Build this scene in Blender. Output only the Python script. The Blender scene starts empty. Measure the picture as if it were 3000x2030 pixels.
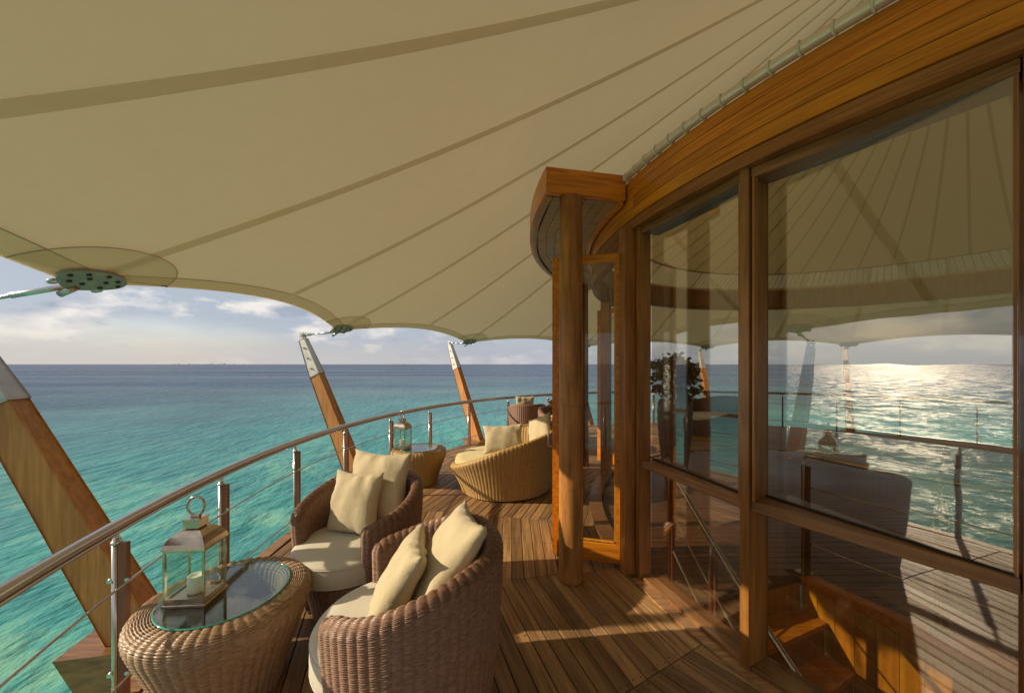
import bpy, math, random
import numpy as np
from mathutils import Vector, Matrix
random.seed(4); np.random.seed(4)
R=math.radians; PI=math.pi
SC=bpy.context.scene; COL=SC.collection

# ------------------------------------------------------------------ camera
cd=bpy.data.cameras.new('camera'); cam=bpy.data.objects.new('camera',cd); COL.objects.link(cam)
CAMZ=1.75
cam.location=(0,0,CAMZ); cam.rotation_euler=(R(90),0,0)
cd.sensor_width=36; cd.lens=36*1050/3000; cd.shift_y=52/3000*-1*-1
cd.clip_start=.05; cd.clip_end=60000
SC.camera=cam
SC.render.resolution_x=1024; SC.render.resolution_y=692
# ------------------------------------------------------------------ light
SUN_EL=25; SUN_X,SUN_Y=-.9975,-.070      # horizontal direction towards the sun
EXPO=0.80
w=bpy.data.worlds.new('World'); SC.world=w; w.use_nodes=True
nt=w.node_tree; nt.nodes.clear()
def N(nt,t,**k):
    n=nt.nodes.new(t)
    for a,b in k.items():
        if a.startswith('_'): n.inputs[a[1:].replace('_',' ')].default_value=b
        else: setattr(n,a,b)
    return n
L=nt.links.new
sky=N(nt,'ShaderNodeTexSky',sky_type='NISHITA',sun_disc=False)
sky.sun_elevation=R(SUN_EL); sky.sun_rotation=math.atan2(SUN_X,SUN_Y)
sky.air_density=1.0; sky.dust_density=1.6; sky.ozone_density=1.2
tc=N(nt,'ShaderNodeTexCoord')
sep=N(nt,'ShaderNodeSeparateXYZ'); L(tc.outputs['Generated'],sep.inputs[0])
mp=N(nt,'ShaderNodeMapping'); mp.inputs['Scale'].default_value=(5,5,13); mp.inputs['Location'].default_value=(3.1,1.7,.4)
L(tc.outputs['Generated'],mp.inputs[0])
n1=N(nt,'ShaderNodeTexNoise'); n1.inputs['Scale'].default_value=1.0; n1.inputs['Detail'].default_value=9; n1.inputs['Roughness'].default_value=.58
L(mp.outputs[0],n1.inputs['Vector'])
cr=N(nt,'ShaderNodeValToRGB'); cr.color_ramp.elements[0].position=.48; cr.color_ramp.elements[1].position=.57
L(n1.outputs[0],cr.inputs[0])
# soft veil
mp2=N(nt,'ShaderNodeMapping'); mp2.inputs['Scale'].default_value=(1.6,1.6,7); mp2.inputs['Location'].default_value=(8,2,.9)
L(tc.outputs['Generated'],mp2.inputs[0])
n2=N(nt,'ShaderNodeTexNoise'); n2.inputs['Scale'].default_value=1; n2.inputs['Detail'].default_value=5
L(mp2.outputs[0],n2.inputs['Vector'])
cr2=N(nt,'ShaderNodeValToRGB'); cr2.color_ramp.elements[0].position=.12; cr2.color_ramp.elements[1].position=.50
L(n2.outputs[0],cr2.inputs[0])
# cloud brightness: offset noise gives lit tops and greyer undersides
mp3=N(nt,'ShaderNodeMapping'); mp3.inputs['Scale'].default_value=(5,5,13); mp3.inputs['Location'].default_value=(3.25,1.78,-.12)
L(tc.outputs['Generated'],mp3.inputs[0])
n3=N(nt,'ShaderNodeTexNoise'); n3.inputs['Scale'].default_value=1.0; n3.inputs['Detail'].default_value=5
L(mp3.outputs[0],n3.inputs['Vector'])
cr3=N(nt,'ShaderNodeValToRGB'); cr3.color_ramp.elements[0].position=.44; cr3.color_ramp.elements[1].position=.56
cr3.color_ramp.elements[0].color=(5.8,5.4,5.0,1); cr3.color_ramp.elements[1].color=(2.2,2.45,3.0,1)
L(n3.outputs[0],cr3.inputs[0])
m0=N(nt,'ShaderNodeMixRGB'); m0.inputs[2].default_value=(2.55,2.85,3.35,1)
ma=N(nt,'ShaderNodeMath',operation='MULTIPLY'); ma.inputs[1].default_value=.92
L(cr2.outputs[0],ma.inputs[0]); L(ma.outputs[0],m0.inputs[0]); L(sky.outputs[0],m0.inputs[1])
m1=N(nt,'ShaderNodeMixRGB')
mb=N(nt,'ShaderNodeMath',operation='MULTIPLY'); mb.inputs[1].default_value=.8
L(cr.outputs[0],mb.inputs[0]); L(mb.outputs[0],m1.inputs[0]); L(m0.outputs[0],m1.inputs[1]); L(cr3.outputs[0],m1.inputs[2])
# pale haze band on the horizon
hz=N(nt,'ShaderNodeMapRange',interpolation_type='SMOOTHSTEP'); hz.inputs['From Min'].default_value=0; hz.inputs['From Max'].default_value=.10
hz.inputs['To Min'].default_value=.75; hz.inputs['To Max'].default_value=0
L(sep.outputs[2],hz.inputs[0])
m2=N(nt,'ShaderNodeMixRGB'); m2.inputs[2].default_value=(4.9,4.6,4.3,1)
# haze is warmer towards the sun side
dt=N(nt,'ShaderNodeVectorMath',operation='DOT_PRODUCT'); dt.inputs[1].default_value=(SUN_X,SUN_Y,0); L(tc.outputs['Generated'],dt.inputs[0])
hm=N(nt,'ShaderNodeMapRange'); hm.inputs['From Min'].default_value=-.6; hm.inputs['From Max'].default_value=.7; L(dt.outputs['Value'],hm.inputs[0])
hc=N(nt,'ShaderNodeMixRGB'); hc.inputs[1].default_value=(2.0,2.35,3.0,1); hc.inputs[2].default_value=(4.0,3.6,3.2,1)
L(hm.outputs[0],hc.inputs[0]); L(hc.outputs[0],m2.inputs[2])
L(hz.outputs[0],m2.inputs[0]); L(m1.outputs[0],m2.inputs[1])
bg=N(nt,'ShaderNodeBackground'); bg.inputs[1].default_value=.10
out=N(nt,'ShaderNodeOutputWorld'); L(m2.outputs[0],bg.inputs[0]); L(bg.outputs[0],out.inputs[0])
sd=bpy.data.lights.new('sun','SUN'); sd.energy=3.3; sd.angle=R(.6); sd.color=(1,.84,.62)
so=bpy.data.objects.new('sun',sd); COL.objects.link(so)
sv=Vector((SUN_X*math.cos(R(SUN_EL)),SUN_Y*math.cos(R(SUN_EL)),math.sin(R(SUN_EL))))
so.rotation_euler=sv.to_track_quat('Z','Y').to_euler(); so.location=(-10,-3,8)
SC.view_settings.view_transform='Standard'; SC.view_settings.look='None'
SC.view_settings.exposure=EXPO; SC.view_settings.gamma=1
SC.render.engine='CYCLES'
SC.cycles.max_bounces=10; SC.cycles.transparent_max_bounces=24; SC.cycles.glossy_bounces=6
SC.cycles.sample_clamp_indirect=8

# ------------------------------------------------------------------ materials
MATS={}
def newmat(name):
    m=bpy.data.materials.new(name); m.use_nodes=True
    nt=m.node_tree; b=nt.nodes['Principled BSDF']; MATS[name]=m
    return m,nt,b
def noise(nt,vec,scale,detail=4,rough=.55,mscale=(1,1,1),rnd=False):
    mp=N(nt,'ShaderNodeMapping'); mp.inputs['Scale'].default_value=mscale
    nt.links.new(vec,mp.inputs[0]); v=mp.outputs[0]
    if rnd:
        oi=N(nt,'ShaderNodeObjectInfo'); mu=N(nt,'ShaderNodeMath',operation='MULTIPLY'); mu.inputs[1].default_value=37
        nt.links.new(oi.outputs['Random'],mu.inputs[0])
        ad=N(nt,'ShaderNodeVectorMath',operation='ADD'); nt.links.new(v,ad.inputs[0]); nt.links.new(mu.outputs[0],ad.inputs[1]); v=ad.outputs[0]
    n=N(nt,'ShaderNodeTexNoise'); n.inputs['Scale'].default_value=scale; n.inputs['Detail'].default_value=detail; n.inputs['Roughness'].default_value=rough
    nt.links.new(v,n.inputs['Vector']); return n.outputs[0]
def ramp(nt,fac,stops):
    r=N(nt,'ShaderNodeValToRGB'); e=r.color_ramp.elements
    while len(e)<len(stops): e.new(.5)
    for i,(p,c) in enumerate(stops): e[i].position=p; e[i].color=(*c,1)
    nt.links.new(fac,r.inputs[0]); return r.outputs[0]
def bump(nt,b,h,strength,dist):
    bp=N(nt,'ShaderNodeBump'); bp.inputs['Strength'].default_value=strength; bp.inputs['Distance'].default_value=dist
    nt.links.new(h,bp.inputs['Height']); nt.links.new(bp.outputs[0],b.inputs['Normal']); return bp
def wood(name,dark,light,rough=.45,grain=(1,14,14),spec=.4,rnd=.5,coord='Object',gs=2.0,coat=0,wear=None):
    """grain runs along local x"""
    m,nt,b=newmat(name)
    tc=N(nt,'ShaderNodeTexCoord'); v=tc.outputs[coord]
    a=noise(nt,v,gs,8,.62,grain,True)
    c=ramp(nt,a,[(.36,dark),(.62,light)])
    a2=noise(nt,v,1.1,3,.5,(1,1.5,1.5),True)
    mx=N(nt,'ShaderNodeMixRGB',blend_type='MULTIPLY'); mx.inputs[0].default_value=.55
    nt.links.new(c,mx.inputs[1]); nt.links.new(ramp(nt,a2,[(.3,(.62,.60,.58)),(.7,(1.12,1.1,1.06))]),mx.inputs[2])
    oi=N(nt,'ShaderNodeObjectInfo')
    mr=N(nt,'ShaderNodeMapRange'); mr.inputs['To Min'].default_value=1-rnd; mr.inputs['To Max'].default_value=1+rnd*.7; nt.links.new(oi.outputs['Random'],mr.inputs[0])
    hs=N(nt,'ShaderNodeHueSaturation'); nt.links.new(mx.outputs[0],hs.inputs['Color']); nt.links.new(mr.outputs[0],hs.inputs['Value'])
    mh=N(nt,'ShaderNodeMath',operation='MULTIPLY'); mh.inputs[1].default_value=7.31; fr=N(nt,'ShaderNodeMath',operation='FRACT')
    nt.links.new(oi.outputs['Random'],mh.inputs[0]); nt.links.new(mh.outputs[0],fr.inputs[0])
    m3=N(nt,'ShaderNodeMapRange'); m3.inputs['To Min'].default_value=.494; m3.inputs['To Max'].default_value=.506; nt.links.new(fr.outputs[0],m3.inputs[0]); nt.links.new(m3.outputs[0],hs.inputs['Hue'])
    colr=hs.outputs[0]
    if wear:
        a3=noise(nt,v,wear[0],6,.65,(1,1,1),True)
        mw=N(nt,'ShaderNodeMixRGB'); mw.inputs[2].default_value=(*wear[1],1)
        nt.links.new(ramp(nt,a3,[(.52,(0,0,0)),(.72,(.7,.7,.7))]),mw.inputs[0]); nt.links.new(colr,mw.inputs[1]); colr=mw.outputs[0]
    nt.links.new(colr,b.inputs['Base Color'])
    rr=N(nt,'ShaderNodeMapRange'); rr.inputs['To Min'].default_value=rough-.12; rr.inputs['To Max'].default_value=rough+.15; nt.links.new(a2,rr.inputs[0]); nt.links.new(rr.outputs[0],b.inputs['Roughness'])
    b.inputs['Specular IOR Level'].default_value=spec; b.inputs['Coat Weight'].default_value=coat
    bump(nt,b,a,.35,.002)
    return m
M_deck=wood('deck_teak',(.20,.105,.038),(.40,.235,.105),.55,(1,16,16),.3,.38,wear=(5,(.20,.125,.075)))
M_floor=wood('interior_floorboards',(.10,.045,.018),(.20,.10,.045),.38,(1,16,16),.4,.3)
M_wood=wood('varnished_wood',(.46,.140,.007),(.74,.255,.016),.33,(1.2,18,18),.28,.07,coat=.15)
M_woodc=wood('varnished_wood_curved',(.44,.135,.007),(.70,.25,.016),.33,(1.3,1.3,34),.28,.10,coat=.15)
M_framec=wood('frame_wood_curved',(.20,.078,.016),(.36,.155,.036),.40,(1.3,1.3,34),.3,.10)
M_frame=wood('frame_wood',(.22,.084,.016),(.38,.16,.036),.38,(14,14,1.2),.45,.15,coat=.1)
M_framex=wood('frame_rail_wood',(.15,.065,.02),(.29,.14,.045),.38,(1.2,18,18),.45,.15,coat=.1)
M_col=wood('old_column_wood',(.21,.092,.018),(.42,.188,.042),.5,(10,10,1.0),.35,.1,wear=(9,(.16,.09,.03)))
M_soffit=wood('soffit_board',(.34,.19,.09),(.50,.29,.14),.5,(1.2,16,16),.3,.12)
M_mast=wood('mast_timber',(.35,.132,.026),(.52,.215,.052),.45,(16,16,1.0),.4,.08)
M_post=wood('railing_wood',(.13,.045,.022),(.22,.085,.042),.4,(10,10,1),.4,.2)
M_amber=wood('amber_panel',(.42,.17,.012),(.62,.28,.02),.35,(10,10,1),.4,.12)
def metal(name,c,rough,metallic=1,sc=40,var=.15):
    m,nt,b=newmat(name); tc=N(nt,'ShaderNodeTexCoord')
    a=noise(nt,tc.outputs['Object'],sc,4)
    nt.links.new(ramp(nt,a,[(.3,tuple(x*(1-var) for x in c)),(.7,c)]),b.inputs['Base Color'])
    mr=N(nt,'ShaderNodeMapRange'); mr.inputs['To Min'].default_value=rough*.7; mr.inputs['To Max'].default_value=rough*1.4
    nt.links.new(a,mr.inputs[0]); nt.links.new(mr.outputs[0],b.inputs['Roughness']); b.inputs['Metallic'].default_value=metallic
    return m
M_steel=metal('brushed_steel',(.62,.57,.51),.2,1,7,.1)
M_tube=metal('satin_tube',(.74,.64,.50),.38,.5,7,.08)
M_steelr=metal('rail_steel',(.56,.49,.44),.20,1,6,.12)
M_cap=metal('galvanised_cap',(.52,.50,.46),.5,.35,12,.25)
M_plate=metal('patina_plate',(.37,.37,.31),.6,.15,14,.35)
M_bolt=metal('dark_bolt',(.06,.06,.055),.5,.6)
M_lant=metal('lantern_nickel',(.62,.49,.36),.18,1,20,.3)
M_dark,_,b=newmat('dark_void'); b.inputs['Base Color'].default_value=(.012,.01,.008,1); b.inputs['Roughness'].default_value=.8
def fabric_canopy(name,c,transl,fac):
    m,nt,b=newmat(name); nt.nodes.remove(b); o=nt.nodes['Material Output']
    tc=N(nt,'ShaderNodeTexCoord')
    a=noise(nt,tc.outputs['Object'],.7,5,.6); a2=noise(nt,tc.outputs['Object'],6,6,.7)
    a0=noise(nt,tc.outputs['Object'],.33,3,.5,(1,1,1)); c0=ramp(nt,a0,[(.38,(c[0]*.97,c[1]*1.02,c[2]*1.04)),(.62,(c[0]*1.03,c[1]*.96,c[2]*.86))])
    c1=N(nt,'ShaderNodeMixRGB',blend_type='MULTIPLY'); c1.inputs[0].default_value=1; nt.links.new(c0,c1.inputs[1]); nt.links.new(ramp(nt,a,[(.3,(.92,.92,.92)),(.7,(1,1,1))]),c1.inputs[2]); c1=c1.outputs[0]
    mx=N(nt,'ShaderNodeMixRGB',blend_type='MULTIPLY'); mx.inputs[0].default_value=.35
    nt.links.new(c1,mx.inputs[1]); nt.links.new(ramp(nt,a2,[(.35,(.86,.84,.8)),(.6,(1,1,1))]),mx.inputs[2])
    d=N(nt,'ShaderNodeBsdfDiffuse'); nt.links.new(mx.outputs[0],d.inputs[0])
    t=N(nt,'ShaderNodeBsdfTranslucent'); t.inputs[0].default_value=(*transl,1)
    s=N(nt,'ShaderNodeMixShader'); s.inputs[0].default_value=fac
    nt.links.new(d.outputs[0],s.inputs[1]); nt.links.new(t.outputs[0],s.inputs[2]); nt.links.new(s.outputs[0],o.inputs[0])
    return m
M_canvas=fabric_canopy('canopy_membrane',(.46,.41,.285),(.58,.48,.29),.21)
M_seam=fabric_canopy('canopy_double_seam',(.62,.55,.41),(1,.93,.80),.56)
M_hem=fabric_canopy('canopy_hem',(.78,.70,.55),(1,.93,.80),.50)
M_lining=fabric_canopy('lining_fabric',(.55,.48,.30),(.95,.85,.60),.68)
M_linseam=fabric_canopy('lining_seam',(.5,.44,.28),(.8,.7,.5),.5)
M_stitch,_,b=newmat('stitching'); b.inputs['Base Color'].default_value=(.33,.27,.17,1); b.inputs['Roughness'].default_value=.9
def cloth(name,c,bs=.5):
    m,nt,b=newmat(name); tc=N(nt,'ShaderNodeTexCoord')
    a=noise(nt,tc.outputs['Object'],5,5); nt.links.new(ramp(nt,a,[(.3,tuple(x*.92 for x in c)),(.7,c)]),b.inputs['Base Color'])
    b.inputs['Roughness'].default_value=.85; b.inputs['Specular IOR Level'].default_value=.15; b.inputs['Sheen Weight'].default_value=.2
    a2=noise(nt,tc.outputs['Object'],9,4,.6); bump(nt,b,a2,bs,.012); return m
M_cush=cloth('seat_fabric',(.58,.535,.42),.25)
M_pil=cloth('pillow_fabric',(.50,.415,.255),.7)
M_gold_cush=cloth('yellow_seat_fabric',(.62,.50,.24),.3)
def wicker_mat(name,c1,c2,rough=.42):
    m,nt,b=newmat(name); tc=N(nt,'ShaderNodeTexCoord')
    a=noise(nt,tc.outputs['Object'],34,3,.6,(1,1,3.2)); nt.links.new(ramp(nt,a,[(.3,c1),(.7,c2)]),b.inputs['Base Color'])
    b.inputs['Roughness'].default_value=rough; b.inputs['Specular IOR Level'].default_value=.3; return m
M_wbrown=wicker_mat('brown_wicker',(.165,.086,.052),(.32,.18,.112))
M_wtan=wicker_mat('tan_wicker',(.23,.135,.07),(.43,.285,.16))
M_wgold=wicker_mat('golden_wicker',(.32,.185,.055),(.50,.32,.11))
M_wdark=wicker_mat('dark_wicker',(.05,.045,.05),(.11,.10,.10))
def glass_mat(name,tint,ior,rough=0):
    m,nt,b=newmat(name); nt.nodes.remove(b); o=nt.nodes['Material Output']
    f=N(nt,'ShaderNodeFresnel'); gg=N(nt,'ShaderNodeNewGeometry'); mi=N(nt,'ShaderNodeMapRange'); mi.inputs['To Min'].default_value=ior; mi.inputs['To Max'].default_value=1/ior; nt.links.new(gg.outputs['Backfacing'],mi.inputs[0]); nt.links.new(mi.outputs[0],f.inputs[0])
    t=N(nt,'ShaderNodeBsdfTransparent'); t.inputs[0].default_value=(*tint,1)
    g=N(nt,'ShaderNodeBsdfGlossy'); g.inputs['Roughness'].default_value=rough; g.inputs[0].default_value=(1,.98,.94,1)
    if name=='tinted_window_glass':
        tc=N(nt,'ShaderNodeTexCoord'); wv=noise(nt,tc.outputs['Object'],2.2,2,.5); bp=N(nt,'ShaderNodeBump'); bp.inputs['Strength'].default_value=.25; bp.inputs['Distance'].default_value=.004
        nt.links.new(wv,bp.inputs['Height']); nt.links.new(bp.outputs[0],g.inputs['Normal'])
    s=N(nt,'ShaderNodeMixShader'); nt.links.new(f.outputs[0],s.inputs[0]); nt.links.new(t.outputs[0],s.inputs[1]); nt.links.new(g.outputs[0],s.inputs[2]); nt.links.new(s.outputs[0],o.inputs[0])
    return m
M_glass=glass_mat('tinted_window_glass',(.90,.87,.79),2.3)
M_glass_door=glass_mat('door_glass',(.92,.92,.88),1.5)
M_glass_lant=glass_mat('lantern_glass',(.93,.96,.93),1.45)
M_glass_top=glass_mat('table_glass',(.80,.88,.86),1.6)
m,nt_,b=newmat('glass_edge'); b.inputs['Base Color'].default_value=(.05,.35,.24,1); b.inputs['Roughness'].default_value=.08; M_gedge=m
m,nt_,b=newmat('candle_wax'); b.inputs['Base Color'].default_value=(.86,.82,.70,1); b.inputs['Roughness'].default_value=.4; b.inputs['Subsurface Weight'].default_value=.3; b.inputs['Subsurface Radius'].default_value=(.02,.015,.01); M_wax=m
m,nt_,b=newmat('rope'); b.inputs['Base Color'].default_value=(.68,.62,.48,1); b.inputs['Roughness'].default_value=.8; M_rope=m
m,nt_,b=newmat('pot_clay'); tc=N(nt_,'ShaderNodeTexCoord'); a=noise(nt_,tc.outputs['Object'],12,5); nt_.links.new(ramp(nt_,a,[(.3,(.06,.055,.055)),(.7,(.16,.15,.15))]),b.inputs['Base Color']); b.inputs['Roughness'].default_value=.45; M_pot=m
m,nt_,b=newmat('leaf_green'); tc=N(nt_,'ShaderNodeTexCoord'); a=noise(nt_,tc.outputs['Object'],9,3); nt_.links.new(ramp(nt_,a,[(.3,(.03,.07,.012)),(.7,(.08,.15,.03))]),b.inputs['Base Color']); b.inputs['Roughness'].default_value=.5; M_leaf=m
m,nt_,b=newmat('stem_brown'); b.inputs['Base Color'].default_value=(.10,.07,.04,1); M_stem=m
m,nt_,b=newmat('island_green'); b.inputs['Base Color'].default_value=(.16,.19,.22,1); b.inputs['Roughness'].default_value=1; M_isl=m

# sea
def sea_mat():
    m,nt,b=newmat('sea_water'); l=nt.links.new
    g=N(nt,'ShaderNodeNewGeometry'); P=g.outputs['Position']
    # colour by distance off the reef: shallow turquoise, then deep blue
    ln=N(nt,'ShaderNodeVectorMath',operation='LENGTH'); l(P,ln.inputs[0])
    lg=N(nt,'ShaderNodeMath',operation='LOGARITHM'); lg.inputs[1].default_value=10; l(ln.outputs['Value'],lg.inputs[0])
    big=noise(nt,P,.013,4,.6,(1,.55,1)); md=noise(nt,P,.06,5,.6)
    s1=N(nt,'ShaderNodeMath',operation='MULTIPLY_ADD'); s1.inputs[1].default_value=.55; s1.inputs[2].default_value=-.27; l(big,s1.inputs[0])
    s2=N(nt,'ShaderNodeMath',operation='ADD'); l(lg.outputs[0],s2.inputs[0]); l(s1.outputs[0],s2.inputs[1])
    mr=N(nt,'ShaderNodeMapRange'); mr.inputs['From Min'].default_value=.6; mr.inputs['From Max'].default_value=3.0; l(s2.outputs[0],mr.inputs[0])
    col=ramp(nt,mr.outputs[0],[(.0,(.17,.48,.36)),(.14,(.12,.41,.355)),(.34,(.08,.33,.32)),(.50,(.075,.19,.22)),(.64,(.03,.085,.16)),(1,(.018,.048,.12))])
    # pale and dark patches of reef showing through near the deck
    pn=noise(nt,P,.5,6,.65); near=N(nt,'ShaderNodeMapRange'); near.inputs['From Min'].default_value=5; near.inputs['From Max'].default_value=34; near.inputs['To Min'].default_value=.85; near.inputs['To Max'].default_value=.0; l(ln.outputs['Value'],near.inputs[0])
    pr=ramp(nt,pn,[(.38,(.03,.24,.19)),(.50,(.08,.38,.28)),(.60,(.26,.52,.28))])
    mx=N(nt,'ShaderNodeMixRGB'); l(near.outputs[0],mx.inputs[0]); l(col,mx.inputs[1]); l(pr,mx.inputs[2])
    dk=ramp(nt,md,[(.40,(.62,.70,.76)),(.60,(1.1,1.08,1.05))]); m2=N(nt,'ShaderNodeMixRGB',blend_type='MULTIPLY'); m2.inputs[0].default_value=.8
    l(mx.outputs[0],m2.inputs[1]); l(dk,m2.inputs[2]); 
    st=noise(nt,P,.02,4,.6,(.35,1.8,1)); m4=N(nt,'ShaderNodeMixRGB',blend_type='MULTIPLY'); m4.inputs[0].default_value=1; l(m2.outputs[0],m4.inputs[1]); l(ramp(nt,st,[(.36,(.72,.76,.84)),(.62,(1.22,1.16,1.08))]),m4.inputs[2]); colour=m4.outputs[0]
    st2=noise(nt,P,.006,5,.6,(.25,2.2,1))
    nt.nodes.remove(b); o=nt.nodes['Material Output']
    w1=noise(nt,P,.9,3,.5,(1.5,.8,1)); w2=noise(nt,P,3.4,4,.6,(1.4,.8,1)); w3=noise(nt,P,.16,3,.5,(1.4,.7,1))
    a1=N(nt,'ShaderNodeMath',operation='MULTIPLY'); a1.inputs[1].default_value=.30; l(w2,a1.inputs[0])
    a2=N(nt,'ShaderNodeMath',operation='ADD'); l(w1,a2.inputs[0]); l(a1.outputs[0],a2.inputs[1])
    a3=N(nt,'ShaderNodeMath',operation='MULTIPLY_ADD'); a3.inputs[1].default_value=1.6; l(w3,a3.inputs[0]); l(a2.outputs[0],a3.inputs[2])
    bp=N(nt,'ShaderNodeBump'); bp.inputs['Strength'].default_value=1; bp.inputs['Distance'].default_value=.25; l(a3.outputs[0],bp.inputs['Height'])
    df=N(nt,'ShaderNodeBsdfDiffuse'); l(colour,df.inputs[0]); l(bp.outputs[0],df.inputs['Normal'])
    gl=N(nt,'ShaderNodeBsdfGlossy'); rg=N(nt,'ShaderNodeMapRange'); rg.inputs['From Min'].default_value=.9; rg.inputs['From Max'].default_value=2.4; rg.inputs['To Min'].default_value=.10; rg.inputs['To Max'].default_value=.30; l(lg.outputs[0],rg.inputs[0]); sp1=noise(nt,P,2.2,2,.5,(1,1,1)); sp2=noise(nt,P,.35,2,.5,(1,1,1)); sa=N(nt,'ShaderNodeMath',operation='MULTIPLY'); l(sp1,sa.inputs[0]); l(sp2,sa.inputs[1]); sm_=N(nt,'ShaderNodeMath',operation='MULTIPLY'); l(ramp(nt,sa.outputs[0],[(.20,(.25,.25,.25)),(.32,(1.3,1.3,1.3))]),sm_.inputs[0]); l(rg.outputs[0],sm_.inputs[1]); l(sm_.outputs[0],gl.inputs['Roughness']); l(bp.outputs[0],gl.inputs['Normal'])
    fr=N(nt,'ShaderNodeFresnel'); fr.inputs[0].default_value=1.33; l(bp.outputs[0],fr.inputs['Normal'])
    # facets of a wavy surface never mirror fully, even far off
    cl=N(nt,'ShaderNodeMapRange'); cl.inputs['From Max'].default_value=.55; cl.inputs['To Max'].default_value=.50; l(fr.outputs[0],cl.inputs[0])
    mx_=N(nt,'ShaderNodeMixShader'); ms=N(nt,'ShaderNodeMath',operation='MULTIPLY'); l(cl.outputs[0],ms.inputs[0]); l(ramp(nt,st2,[(.4,(.55,.55,.55)),(.6,(1,1,1))]),ms.inputs[1]); l(ms.outputs[0],mx_.inputs[0]); l(df.outputs[0],mx_.inputs[1]); l(gl.outputs[0],mx_.inputs[2]); l(mx_.outputs[0],o.inputs[0])
    return m
M_sea=sea_mat()

# ------------------------------------------------------------------ mesh helpers
class MB:
    def __init__(s): s.v=[]; s.f=[]; s.sm=[]
    def add(s,vs,fs,smooth=False,T=None):
        o=len(s.v)
        for p in vs:
            p=Vector(p); s.v.append(tuple(T@p) if T is not None else tuple(p))
        for f in fs: s.f.append(tuple(i+o for i in f)); s.sm.append(smooth)
    def box(s,c,d,T=None,bev=0):
        x,y,z=[a/2 for a in d]; cx,cy,cz=c
        if bev<=0:
            vs=[(cx+i*x,cy+j*y,cz+k*z) for i in(-1,1) for j in(-1,1) for k in(-1,1)]
            fs=[(0,1,3,2),(4,6,7,5),(0,4,5,1),(2,3,7,6),(0,2,6,4),(1,5,7,3)]
            s.add(vs,fs,False,T)
        else:
            vs=[];b_=bev
            for k,zz,ins in((0,-z,b_),(1,-z+b_,0),(2,z-b_,0),(3,z,b_)):
                xx=x-ins; yy=y-ins
                vs+=[(cx-xx,cy-yy+ (0),cz+zz),(cx+xx,cy-yy,cz+zz),(cx+xx,cy+yy,cz+zz),(cx-xx,cy+yy,cz+zz)]
            fs=[(3,2,1,0),(12,13,14,15)]
            for k in range(3):
                for i in range(4):
                    j=(i+1)%4; fs.append((k*4+i,k*4+j,k*4+4+j,k*4+4+i))
            s.add(vs,fs,False,T)
    def tube(s,pts,r,n=8,closed=False,cap=True,smooth=True):
        pts=[Vector(p) for p in pts]; m=len(pts); vs=[]
        rr=r if hasattr(r,'__len__') else [r]*m
        up=None
        for i,p in enumerate(pts):
            a=pts[(i-1)%m] if (closed or i>0) else p; c=pts[(i+1)%m] if (closed or i<m-1) else p
            d=(c-a).normalized()
            if up is None: up=Vector((0,0,1)) if abs(d.z)<.9 else Vector((1,0,0))
            e=d.cross(up).normalized(); g=e.cross(d).normalized(); up=g
            for k in range(n):
                t=2*PI*k/n; vs.append(p+(e*math.cos(t)+g*math.sin(t))*rr[i])
        fs=[]
        for i in range(m if closed else m-1):
            for k in range(n):
                a=i*n+k; b=i*n+(k+1)%n; c=((i+1)%m)*n+(k+1)%n; d=((i+1)%m)*n+k; fs.append((a,b,c,d))
        s.add(vs,fs,smooth)
        if cap and not closed:
            o=len(s.v)-len(vs)
            s.f.append(tuple(o+k for k in range(n))[::-1]); s.sm.append(False)
            s.f.append(tuple(o+(m-1)*n+k for k in range(n))); s.sm.append(False)
    def lathe(s,prof,c=(0,0,0),n=24,T=None,smooth=True):
        vs=[]
        for r,z in prof:
            for k in range(n):
                t=2*PI*k/n; vs.append((c[0]+r*math.cos(t),c[1]+r*math.sin(t),c[2]+z))
        fs=[]
        for i in range(len(prof)-1):
            for k in range(n): fs.append((i*n+k,i*n+(k+1)%n,(i+1)*n+(k+1)%n,(i+1)*n+k))
        s.add(vs,fs,smooth,T)
    def grid(s,fn,nu,nv,closedu=False,smooth=True):
        vs=[fn(i/(nu if closedu else nu-1),j/(nv-1)) for j in range(nv) for i in range(nu)]
        fs=[]
        for j in range(nv-1):
            for i in range(nu if closedu else nu-1):
                i2=(i+1)%nu; fs.append((j*nu+i,j*nu+i2,(j+1)*nu+i2,(j+1)*nu+i))
        s.add(vs,fs,smooth)
    def mesh(s,name,mat):
        me=bpy.data.meshes.new(name); me.from_pydata(s.v,[],s.f); me.polygons.foreach_set('use_smooth',s.sm)
        me.materials.append(mat); me.update(); return me
    def build(s,name,mat,parent=None,loc=None,rz=0):
        return put(name,s.mesh(name,mat),parent,loc,rz)
def put(name,me,parent=None,loc=None,rz=0):
    o=bpy.data.objects.new(name,me); COL.objects.link(o)
    if parent is not None: o.parent=parent
    if loc is not None: o.location=loc
    if rz: o.rotation_euler=(0,0,rz)
    return o
def npmesh(name,V,F,mat):
    me=bpy.data.meshes.new(name); nv=len(V); nf=len(F)
    me.vertices.add(nv); me.vertices.foreach_set('co',V.astype(np.float32).ravel())
    me.loops.add(nf*4); me.loops.foreach_set('vertex_index',F.astype(np.int32).ravel())
    me.polygons.add(nf); me.polygons.foreach_set('loop_start',np.arange(0,nf*4,4,dtype=np.int32))
    me.polygons.foreach_set('use_smooth',np.ones(nf,dtype=bool))
    me.materials.append(mat); me.update(calc_edges=True); return me
def tag(o,label=None,cat=None,group=None,kind=None):
    if label: o['label']=label
    if cat: o['category']=cat
    if group: o['group']=group
    if kind: o['kind']=kind
    return o
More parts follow.
